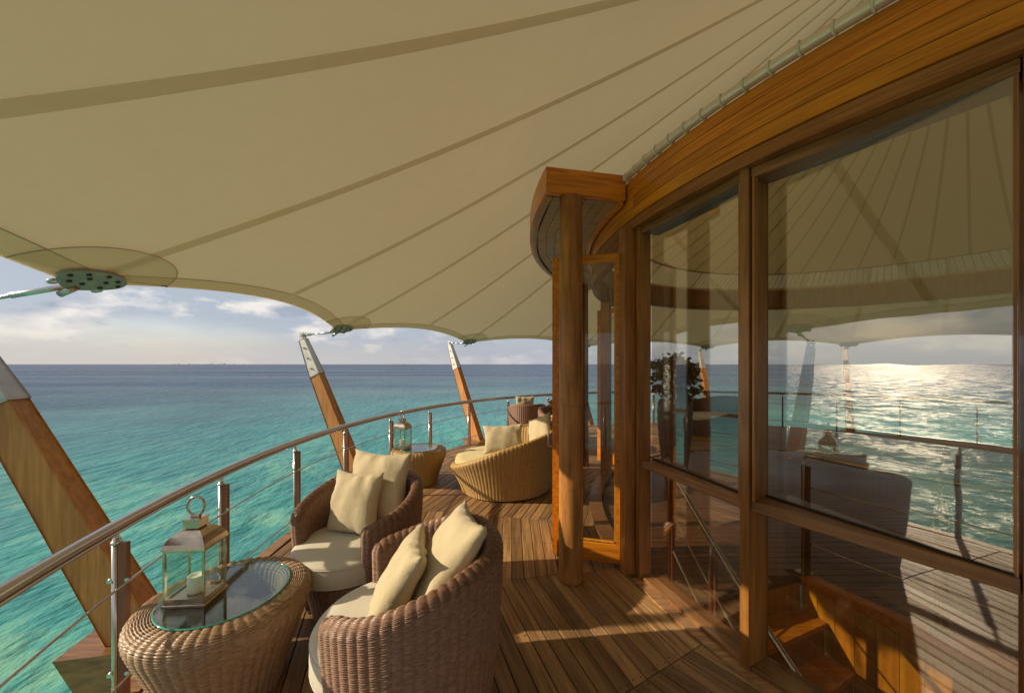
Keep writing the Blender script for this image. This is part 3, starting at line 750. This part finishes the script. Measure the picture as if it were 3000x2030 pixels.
# descending handrail with posts
hr=thing('stair_handrail','sloping stainless handrail on wood backed posts going down the stair behind glass','handrail',(CX,CY,0))
def hz_(th): return .80+(th+16)*.0614
for off,nm,rad in((0,'top_rail',.02),(-.34,'rod',.007),(-.62,'rod',.007)):
    mb=MB(); mb.tube([P(3.52,th,hz_(th)+off) for th in np.arange(-13,-52,-1.5)],rad,10); mb.build(nm,M_steel,hr)
for th in(-14,-20.5,-31,-42):
    c=P(3.52,th); zt=hz_(th)-.09
    mb=MB(); mb.box((0,0,zt-.45),(.022,.055,.9),None,.003); o=mb.build('post',M_post,hr,tuple(c)); o.rotation_euler=(0,0,R(180-th))
    mb=MB(); mb.tube([(0.022,0,zt-.9),(.022,0,zt),(.01,0,zt+.085)],.011,8); mb.build('steel_tube',M_steel,o)
# inner guard rail round the stairwell
gr=thing('stairwell_railing','stairwell guard rail with steel rods beside the stair opening inside','railing',(CX,CY,0))
for z,rad,nm in((1.0,.02,'top_rail'),(.74,.006,'rod'),(.28,.006,'rod')):
    mb=MB(); mb.tube([P(2.36,th,z) for th in np.arange(-18,-60,-2)],rad,8); mb.build(nm,M_steel,gr)
for th in(-18,-36,-54):
    c=P(2.36,th); mb=MB(); mb.box((0,0,.46),(.022,.06,.9),None,.003); o=mb.build('post',M_post,gr,tuple(c)); o.rotation_euler=(0,0,R(180-th))
    mb=MB(); mb.tube([(0.024,0,0.02),(.024,0,.93),(.01,0,.985)],.010,8); mb.box((.02,0,.03),(.11,.09,.012)); mb.build('steel_tube',M_steel,o)

# ================================================================== DECK RAILING
rail=thing('deck_railing','curved steel handrail with wood backed posts running round the deck edge','railing',(CX,CY,0))
RR=6.92
mb=MB(); mb.tube([P(RR,a,.95) for a in np.arange(0,360,1.5)],.026,12,closed=True); mb.build('top_rail',M_steelr,rail)
mb=MB(); mb.tube([P(RR-.012,a,.918) for a in np.arange(0,360,1.5)],.009,6,closed=True); mb.build('under_rail',M_steelr,rail)
def railang(u,v):
    D=.8/(v-1067)*1050; x=(u-1500)/1050*D; return math.degrees(math.atan2(D-CY,-(x-CX)))
ANG=[-15.6,-8.1,.5,8.4,17.3,26.2,36.0,46.5,57.5]
a=ANG[-1]
while a<330: a+=9.5; ANG.append(a)
ANG=[x for x in ANG if x<336]+[-23.6]
for z in(.655,.18):
    mb=MB(); mb.tube([P(RR-.035,a,z) for a in np.arange(0,360,1.5)],.006,6,closed=True); mb.build('rod',M_steelr,rail)
pm=MB(); pm.box((-.004,0,.28),(.036,.028,1.12),None,.004); pme=pm.mesh('post',M_post)
tm=MB(); tm.tube([(-.038,0,-.28),(-.038,0,.835)],.016,10); tm.lathe([(0.0,.835),(.022,.835),(.022,.848),(.016,.85),(.012,.87),(.009,.915),(.016,.93)],(-.036,0,0),10); tme=tm.mesh('steel_tube',M_steel)
km=MB()
for z in(.655,.18):
    km.tube([(-.052,-.02,z),(-.052,.02,z)],.012,8); km.tube([(.02,-.018,z),(.02,-.024,z)],.010,8)
    km.tube([(-.052,.0,z),(-.035,0,z)],.01,8)
kme=km.mesh('rod_clamp',M_steel)
for a in ANG:
    c=P(RR,a,0); o=put('post',pme,rail,tuple(c)); o.rotation_euler=(0,0,R(-a))
    put('steel_tube',tme,o); put('rod_clamp',kme,o)

# ================================================================== WICKER
def weave(fn,per,ht,mat,name,pitch=.0105,rib=.046,closed=True,amp=.0058,ramp_=.0045,cr_=6,u0=0,u1=1):
    """fn(u array,v array)->(x,y,z) arrays; u round, v up. Real woven relief: strands run round over upright stakes."""
    nr=max(3,int(per/rib)); nu=nr*cr_; ns=int(ht/pitch); nv=ns*3+1
    u=np.arange(nu+(0 if closed else 1))/nu; v=np.arange(nv)/(nv-1)
    U,V=np.meshgrid(u,v); X=np.stack(fn(U,V),-1)
    e=1e-3; Xu=np.stack(fn(U+e,V),-1)-X; Xv=np.stack(fn(U,np.minimum(V+e,1)),-1)-np.stack(fn(U,np.minimum(V+e,1)-e),-1)
    Nn=np.cross(Xu,Xv); Nn/=np.maximum(1e-12,np.linalg.norm(Nn,axis=-1,keepdims=True))
    ribp=np.abs(np.cos(PI*U*nr))**.6
    row=np.arange(nv); strand=np.array([0,1,.9])[row%3][:,None]*np.ones_like(U)
    srow=(row//3)[:,None]
    alt=np.where(srow%2==0,ribp,.55*ribp+.45*(1-ribp))
    rnd=np.random.RandomState(7).rand(nv,1)*.25+np.random.RandomState(8).rand(*U.shape)*.2
    D=ramp_*ribp+amp*strand*(.35+.65*alt)+amp*.5*rnd*strand-.004*(1-np.minimum(1,strand*2))
    X=X+Nn*D[...,None]
    nu_=U.shape[1]; idx=np.arange(nu_*nv).reshape(nv,nu_)
    if closed: nx=np.roll(idx,-1,axis=1)
    else: nx=idx[:,1:]; idx=idx[:,:-1]
    F=np.stack([idx[:-1],nx[:-1],nx[1:],idx[1:]],-1).reshape(-1,4)
    return npmesh(name,X.reshape(-1,3),F,mat)
def lathe_fn(profile,tilt=None):
    p=np.array(profile); d=np.r_[0,np.cumsum(np.hypot(*np.diff(p,axis=0).T))]; T=d/d[-1]
    def fn(U,V):
        r=np.interp(V,T,p[:,0]); z=np.interp(V,T,p[:,1]); a=2*PI*U
        if tilt is not None: z=tilt(a,r,z)
        return r*np.cos(a),r*np.sin(a),z
    return fn,d[-1]
def smooth_prof(pts,n=40):
    p=np.array(pts,float)
    for _ in range(3):
        q=[p[0]]
        for a,b in zip(p[:-1],p[1:]): q+= [a*.75+b*.25,a*.25+b*.75]
        q.append(p[-1]); p=np.array(q)
    return p
# ---- tub armchair: opening faces local -x... built facing +x then turned
def tub_shell(mat,rb_=.37,rt_=.455,th=.085,h0=.71,h1=.865,open_=44):
    zb_=.02; oh=R(open_); a0=oh+.10; a1=2*PI-oh-.10
    La=(a1-a0)*rt_; Le=PI*th/2; per=2*La+2*Le
    f1=La/per; f2=f1+Le/per; f3=f2+La/per
    def fn(U,V):
        U=np.mod(U,1.0)
        ang=np.where(U<f1,a0+(a1-a0)*U/f1,np.where(U<f2,a1,np.where(U<f3,a1-(a1-a0)*(U-f2)/(f3-f2),a0)))
        eb=np.where((U>=f1)&(U<f2),(U-f1)/(f2-f1),0); eb2=np.where(U>=f3,(U-f3)/(1-f3),0)
        # offset vector in (radial,tangential)
        offr=np.where(U<f1,1,np.where(U<f2,np.cos(PI*eb),np.where(U<f3,-1,-np.cos(PI*eb2))))
        offt=np.where((U>=f1)&(U<f2),np.sin(PI*eb),np.where(U>=f3,-np.sin(PI*eb2),0))
        q=np.abs(ang-PI)/(PI-oh)   # 0 back .. 1 arm end
        s=np.clip((1-q)/.75,0,1); s=s*s*(3-2*s); H=h0+(h1-h0)*s
        drop=np.clip((q-.90)/.10,0,1)**2*.05; H=H-drop
        wv=.84; W=np.clip(V/wv,0,1); Rm=np.clip((V-wv)/(1-wv),0,1)
        z=np.where(V<wv,zb_+(H-th/2-zb_)*W,H-th/2+th/2*np.sin(Rm*PI/2))
        k=th/2*np.where(V<wv,1,np.cos(Rm*PI/2))
        zz=np.clip(z/.8,0,1); rc=rb_+(rt_-rb_)*(1-(1-zz)**1.6)
        r=rc+offr*k; t=offt*k
        x=r*np.cos(ang)-t*np.sin(ang); y=r*np.sin(ang)+t*np.cos(ang)
        return x,y,z
    return weave(fn,per,.86,mat,'wicker_shell')
def cushion_mesh(r,h,mat,name='seat_cushion',squash=1):
    mb=MB(); n=48; pr=[(0,0),(r*.9,0),(r*.985,.012),(r*.995,.018),(r,h*.3),(r*1.005,h*.5),(r,h*.75),(r*.99,h-.018),(r*.995,h-.010),(r*.98,h-.002),(r*.93,h+.006),(r*.7,h+.016),(r*.35,h+.021),(0,h+.022)]
    mb.lathe(pr,(0,0,0),n)
    return mb.mesh(name,mat)
def pillow_mesh(w_,h_,t_,seed,mat):
    rr=np.random.RandomState(seed); n=26; mb=MB(); vs=[]
    ph=rr.rand(6)*6
    for side in(1,-1):
        for j in range(n):
            for i in range(n):
                a=-1+2*i/(n-1); b=-1+2*j/(n-1)
                e=(max(0,1-a*a)*max(0,1-b*b))**.42
                pin=.07*(1-abs(a)**2)*abs(b)**4+0; pinb=.07*(1-abs(b)**2)*abs(a)**4
                x=a*w_/2*(1-pinb*1.0); y=b*h_/2*(1-pin*1.0)
                # seam shrinks between the ears
                x*=1-.06*(1-b*b); y*=1-.06*(1-a*a)
                edge=min(1-abs(a),1-abs(b))
                wr=.011*math.sin(15*a+ph[0]+3*b)*math.exp(-9*edge)+.006*math.sin(7*b*a+ph[1]+5*a)*(1-edge)+.006*math.sin(4*b+6*a+ph[2])*math.sin(5*b-2*a+ph[3])
                pk=.006*math.sin((a if 1-abs(b)<1-abs(a) else b)*26+ph[4])*math.exp(-14*edge)
                z=side*(t_/2*e)+ (wr*side*min(1,edge*12)) + pk
                vs.append((x,y,z))
    fs=[]
    for s in range(2):
        for j in range(n-1):
            for i in range(n-1):
                q=s*n*n+j*n+i; f_=(q,q+1,q+n+1,q+n); fs.append(f_ if s==0 else f_[::-1])
    mb.add(vs,fs,True)
    me=mb.mesh('pillow',mat)
    import bmesh
    bm=bmesh.new(); bm.from_mesh(me); bmesh.ops.remove_doubles(bm,verts=bm.verts,dist=.0004); bm.to_mesh(me); bm.free(); return me
def piping(w_,h_):
    mb=MB(); pts=[]
    return mb
shell_me=tub_shell(M_wbrown)
bf,bl=lathe_fn(smooth_prof([(.34,.02),(.36,.10),(.405,.24),(.415,.325),(.39,.34),(.20,.34),(.02,.34)])); base_me=weave(bf,2*PI*.4,bl,M_wbrown,'wicker_base',pitch=.011)
cush_me=cushion_mesh(.40,.15,M_cush)
def armchair(x,y,face,label,cush=True):
    t=thing('wicker_armchair',label,'armchair',(x,y,0),face,'brown wicker tub armchairs on the deck'); t.scale=(.90,.90,1)
    put('wicker_shell',shell_me,t); put('wicker_base',base_me,t); c=put('seat_cushion',cush_me,t,(.115,0,.34))
    mb=MB()
    for zz in(.017,.134): mb.tube([(.399*math.cos(a),.399*math.sin(a),zz) for a in np.linspace(0,2*PI,49)[:-1]],.0035,5,closed=True)
    mb.build('piping',M_cush,c)
    for a in(45,135,225,315):
        m_=MB(); m_.lathe([(0,0),(.018,0),(.018,.03),(0,.03)],(.28*math.cos(R(a)),.28*math.sin(R(a)),0),10); m_.build('foot',M_dark,t)
    return t
def pillow(me,loc,normal,up,label,roll=0,mat_name='pillow'):
    n=Vector(normal).normalized(); u=Vector(up); u=(u-n*u.dot(n)).normalized(); r=u.cross(n).normalized()
    M=Matrix((r,u,n)).transposed().to_4x4(); M=Matrix.Translation(loc)@M@Matrix.Rotation(R(roll),4,'Z')
    o=put('pillow',me); o.location=M.to_translation(); o.rotation_euler=M.to_euler(); tag(o,label,'pillow','cream scatter pillows'); return o
CH1=(-1.13,2.665); F1=R(250)      # rear chair, faces the camera, slightly left
CH2=(-.50,1.80);  F2=R(182)      # front chair, faces left
armchair(*CH1,F1,'brown wicker tub armchair facing the camera, behind the near glass table')
armchair(*CH2,F2,'brown wicker tub armchair nearest the camera, its back to the walkway')
pm1=pillow_mesh(.57,.55,.19,1,M_pil); pm2=pillow_mesh(.45,.465,.16,2,M_pil); pm3=pillow_mesh(.58,.40,.17,3,M_pil)
d1=Vector((math.cos(F1),math.sin(F1),0))
pillow(pm1,Vector((CH1[0],CH1[1],.775))-d1*.19+Vector((.0,0,0.01)),d1+Vector((0,0,.28)),(-.08,0,1),'larger rear pillow on the armchair facing the camera',-3)
pillow(pm2,Vector((CH1[0],CH1[1],.71))-d1*.03+Vector((-.06,0,0)),d1+Vector((0,0,.30)),(-.06,0,1),'smaller front pillow leaning in the armchair facing the camera',-1)
d2=Vector((math.cos(F2),math.sin(F2),0))
pillow(pm1,Vector((CH2[0],CH2[1],.75))-d2*.16+Vector((0,.02,0)),d2+Vector((0,-.18,.72)),(0,0.05,1),'taller pillow against the back of the nearest armchair',6)
pillow(pm2,Vector((CH2[0],CH2[1],.675))+d2*.065+Vector((0,-.02,0)),d2+Vector((0,-.16,.62)),(0,0,1),'smaller pillow in front on the nearest armchair',5)
# ---- barrel tables
tf,tl=lathe_fn(smooth_prof([(.255,.0),(.265,.05),(.31,.20),(.37,.36),(.395,.43),(.392,.475),(.365,.497),(.30,.500),(.262,.492),(.25,.45),(.24,.30),(.22,.12),(.02,.10)]))
def table(x,y,label,mat,me,sc=1,glass=.295):
    t=thing('wicker_table',label,'side table',(x,y,0),0,'round wicker side tables')
    t.scale=(sc,sc,sc); put('wicker_barrel',me,t)
    mb=MB(); mb.lathe([(0,.514),(glass-.004,.514),(glass-.004,.506),(0,.506)],(0,0,0),48,smooth=False); mb.build('glass_top',M_glass_top,t)
    mb=MB(); mb.lathe([(glass-.004,.506),(glass,.507),(glass+.0008,.510),(glass,.513),(glass-.004,.514)],(0,0,0),64); mb.build('glass_rim',M_gedge,t)
    return t
tme_t=weave(tf,2*PI*.36,tl,M_wtan,'wicker_barrel'); tme_g=tme_t.copy(); tme_g.materials.clear(); tme_g.materials.append(M_wgold)
TB1=(-1.56,1.965); TB2=(-1.38,5.32)
table(*TB1,'tan wicker barrel table with round glass top nearest the camera',M_wtan,tme_t)
table(*TB2,'golden wicker barrel table with glass top between rear armchair and daybed',M_wgold,tme_g,1,.27)
table(.95,7.75,'small wicker table standing far along the deck behind the daybed',M_wgold,tme_g)
# ---- lanterns
def lantern(x,y,z,rz,label,sc=1):
    t=thing('lantern',label,'lantern',(x,y,z),rz,'glass candle lanterns'); t.scale=(sc,)*3
    w_=.105; d_=.085; mb=MB()
    mb.box((0,0,.008),(2*w_+.01,2*d_+.01,.016),None,.003); mb.box((0,0,.026),(2*w_-.006,2*d_-.006,.020),None,.002)
    for sx in(-1,1):
        for sy in(-1,1): mb.box((sx*(w_-.006),sy*(d_-.006),.17),(.011,.011,.27),None,.001)
    for z_ in(.040,.298):
        for s in(-1,1):
            mb.box((0,s*(d_-.006),z_),(2*w_-.024,.010,.010)); mb.box((s*(w_-.006),0,z_),(.010,2*d_-.024,.010))
    mb.build('frame',M_lant,t)
    # domed roof
    mb=MB(); lev=[(1.04,.304),(1.06,.312),(.99,.335),(.80,.368),(.52,.392),(.34,.398),(.34,.404)]; vs=[];fs=[]
    for s,zz in lev:
        for sx,sy in((-1,-1),(1,-1),(1,1),(-1,1)): vs.append((sx*w_*s,sy*d_*s,zz))
    for i in range(len(lev)-1):
        for k in range(4): fs.append((i*4+k,i*4+(k+1)%4,i*4+4+(k+1)%4,i*4+4+k))
    fs.append((0,3,2,1)); fs.append(tuple(len(lev)*4-4+k for k in range(4))); mb.add(vs,fs); mb.build('roof',M_lant,t)
    mb=MB()
    for s in(-1,1):
        mb.box((0,s*.030,.424),(.085,.008,.038)); mb.box((s*.038,0,.424),(.008,.052,.038))
    mb.box((0,0,.447),(.092,.074,.009),None,.002)
    mb.box((0,0,.457),(.045,.018,.014),None,.003)
    mb.build('chimney',M_lant,t)
    mb=MB(); mb.tube([(.042*math.sin(a),.004*math.sin(a),.512-.052*math.cos(a)) for a in np.linspace(0,2*PI,25)[:-1]],.0068,8,closed=True); mb.build('ring_handle',M_lant,t)
    for s in(-1,1):
        mb=MB(); mb.box((0,s*(d_-.006),.17),(2*w_-.026,.003,.248)); mb.build('pane',M_glass_lant,t)
        mb=MB(); mb.box((s*(w_-.006),0,.17),(.003,2*d_-.026,.248)); mb.build('pane',M_glass_lant,t)
    mb=MB(); mb.lathe([(0,.037),(.037,.037),(.038,.04),(.038,.122),(.036,.128),(.030,.124),(.012,.119),(0,.118)],(0,0,0),24); cnd=mb.build('candle',M_wax,t)
    mb=MB(); mb.tube([(0,0,.118),(.002,0,.145)],.0018,5); mb.build('wick',M_wax,cnd)
    return t
l1=lantern(-1.675,1.90,.514,R(4),'nickel candle lantern on the near glass topped table',.95)
lantern(-1.62,5.3,.514,R(-20),'candle lantern on the golden table beyond the rear armchair',.97)
lantern(.84,7.75,.514,R(10),'distant candle lantern half hidden by the open door')
# ---- golden daybed
def daybed_mesh(mat,name):
    def tilt(a,r,z):
        x=r*np.cos(a); xx=np.clip(x/.8,-1,1); h=.69+.22*xx-.13*np.maximum(0,-xx)  # rim height
        return z*h
    fn,l=lathe_fn(smooth_prof([(.62,.03),(.66,.3),(.74,.70),(.795,.93),(.79,1.0),(.75,1.01),(.71,.97),(.69,.7),(.68,.5)]),tilt)
    return weave(fn,2*PI*.76,l*.62,mat,name,pitch=.013,rib=.05)
db_me=daybed_mesh(M_wgold,'wicker_shell')
def daybed(x,y,rz,label,me,cm):
    t=thing('wicker_daybed',label,'daybed',(x,y,0),rz,'round wicker daybeds'); put('wicker_shell',me,t)
    mb=MB(); mb.lathe([(0,.3),(.67,.3),(.69,.32),(.70,.36),(.70,.42),(.68,.45),(.6,.465),(0,.47)],(-.02,0,0),48); c=mb.build('seat_cushion',cm,t)
    mb=MB(); mb.tube([(-.02+.695*math.cos(a),.695*math.sin(a),.435) for a in np.linspace(0,2*PI,49)[:-1]],.004,5,closed=True); mb.build('piping',cm,c)
    return t
daybed(-.09,5.14,R(-4),'golden wicker round daybed with yellow cushion beside the open door',db_me,M_gold_cush)
pillow(pm3,(-.12,4.96,.72),(-.12,-1,.32),(0,.1,1),'wide cream pillow lying on the golden daybed',4)
pillow(pm2,(.42,5.40,.76),(-.7,-.6,.4),(0,.1,1),'cream pillow at the back of the golden daybed, mostly behind the door post',20)
# ---- things further round the deck
armchair(.35,8.25,R(95),'distant wicker armchair with its back to the camera behind the daybed')
pillow(pm2,(.30,8.30,.80),(0,1,.25),(0,0,1),'pillow sticking up over the back of the distant armchair')
pillow(pm1,(.98,7.0,.62),(-.3,-1,.3),(0,0,1),'pale diamond shaped pillow beyond the daybed beside the door',45)
c=armchair(.98,7.22,R(-60),'wicker armchair far along the deck, mostly hidden by the open door')
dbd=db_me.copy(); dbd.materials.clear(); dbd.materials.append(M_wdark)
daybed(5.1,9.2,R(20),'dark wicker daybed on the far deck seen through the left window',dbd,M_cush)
# ---- plant in a tall pot inside
pot=thing('potted_shrub','leafy shrub in a tall dark ribbed pot seen through the left window','plant',(2.36,5.2,0)); pot.scale=(1.12,1.12,1.08)
mb=MB(); n=40; pr=[(.10,0),(.13,.1),(.18,.45),(.215,.85),(.21,1.08),(.19,1.15),(.17,1.15),(.165,1.05),(0,1.04)]
vs=[];fs=[]; lv=smooth_prof(pr); 
for r_,z_ in lv:
    for k in range(n):
        a=2*PI*k/n; q=1+.035*math.cos(8*a)+.03*math.cos(z_*2*PI/.11)*(.6+.4*math.cos(8*a)); vs.append((r_*q*math.cos(a),r_*q*math.sin(a),z_))
for i in range(len(lv)-1):
    for k in range(n): fs.append((i*n+k,i*n+(k+1)%n,(i+1)*n+(k+1)%n,(i+1)*n+k))
mb.add(vs,fs,True); mb.build('pot',M_pot,pot)
mb=MB(); lf=MB(); rr=random.Random(5)
for s in range(26):
    a=rr.uniform(0,2*PI); rd=rr.uniform(.1,.30); h=rr.uniform(.15,.62)
    tip=Vector((rd*math.cos(a),rd*math.sin(a),1.08+h)); mid_=Vector((rd*.3*math.cos(a),rd*.3*math.sin(a),1.08+h*.6))
    mb.tube([(0.03*math.cos(a),.03*math.sin(a),1.05),mid_,tip],[.006,.004,.002],5)
    for q in range(58):
        f_=rr.random()**.6; p=mid_.lerp(tip,f_)+Vector((rr.gauss(0,.045),rr.gauss(0,.045),rr.gauss(0,.04)))
        e1=Vector((rr.gauss(0,1),rr.gauss(0,1),rr.gauss(0,.6))).normalized(); e2=e1.cross(Vector((rr.gauss(0,1),rr.gauss(0,1),rr.gauss(0,1)))).normalized()
        L_=rr.uniform(.045,.085); W_=L_*.42; lf.add([p,p+e1*L_*.5+e2*W_,p+e1*L_,p+e1*L_*.5-e2*W_],[(0,1,2,3)])
mb.build('stems',M_stem,pot); tag(lf.build('foliage',M_leaf,pot),kind='stuff')
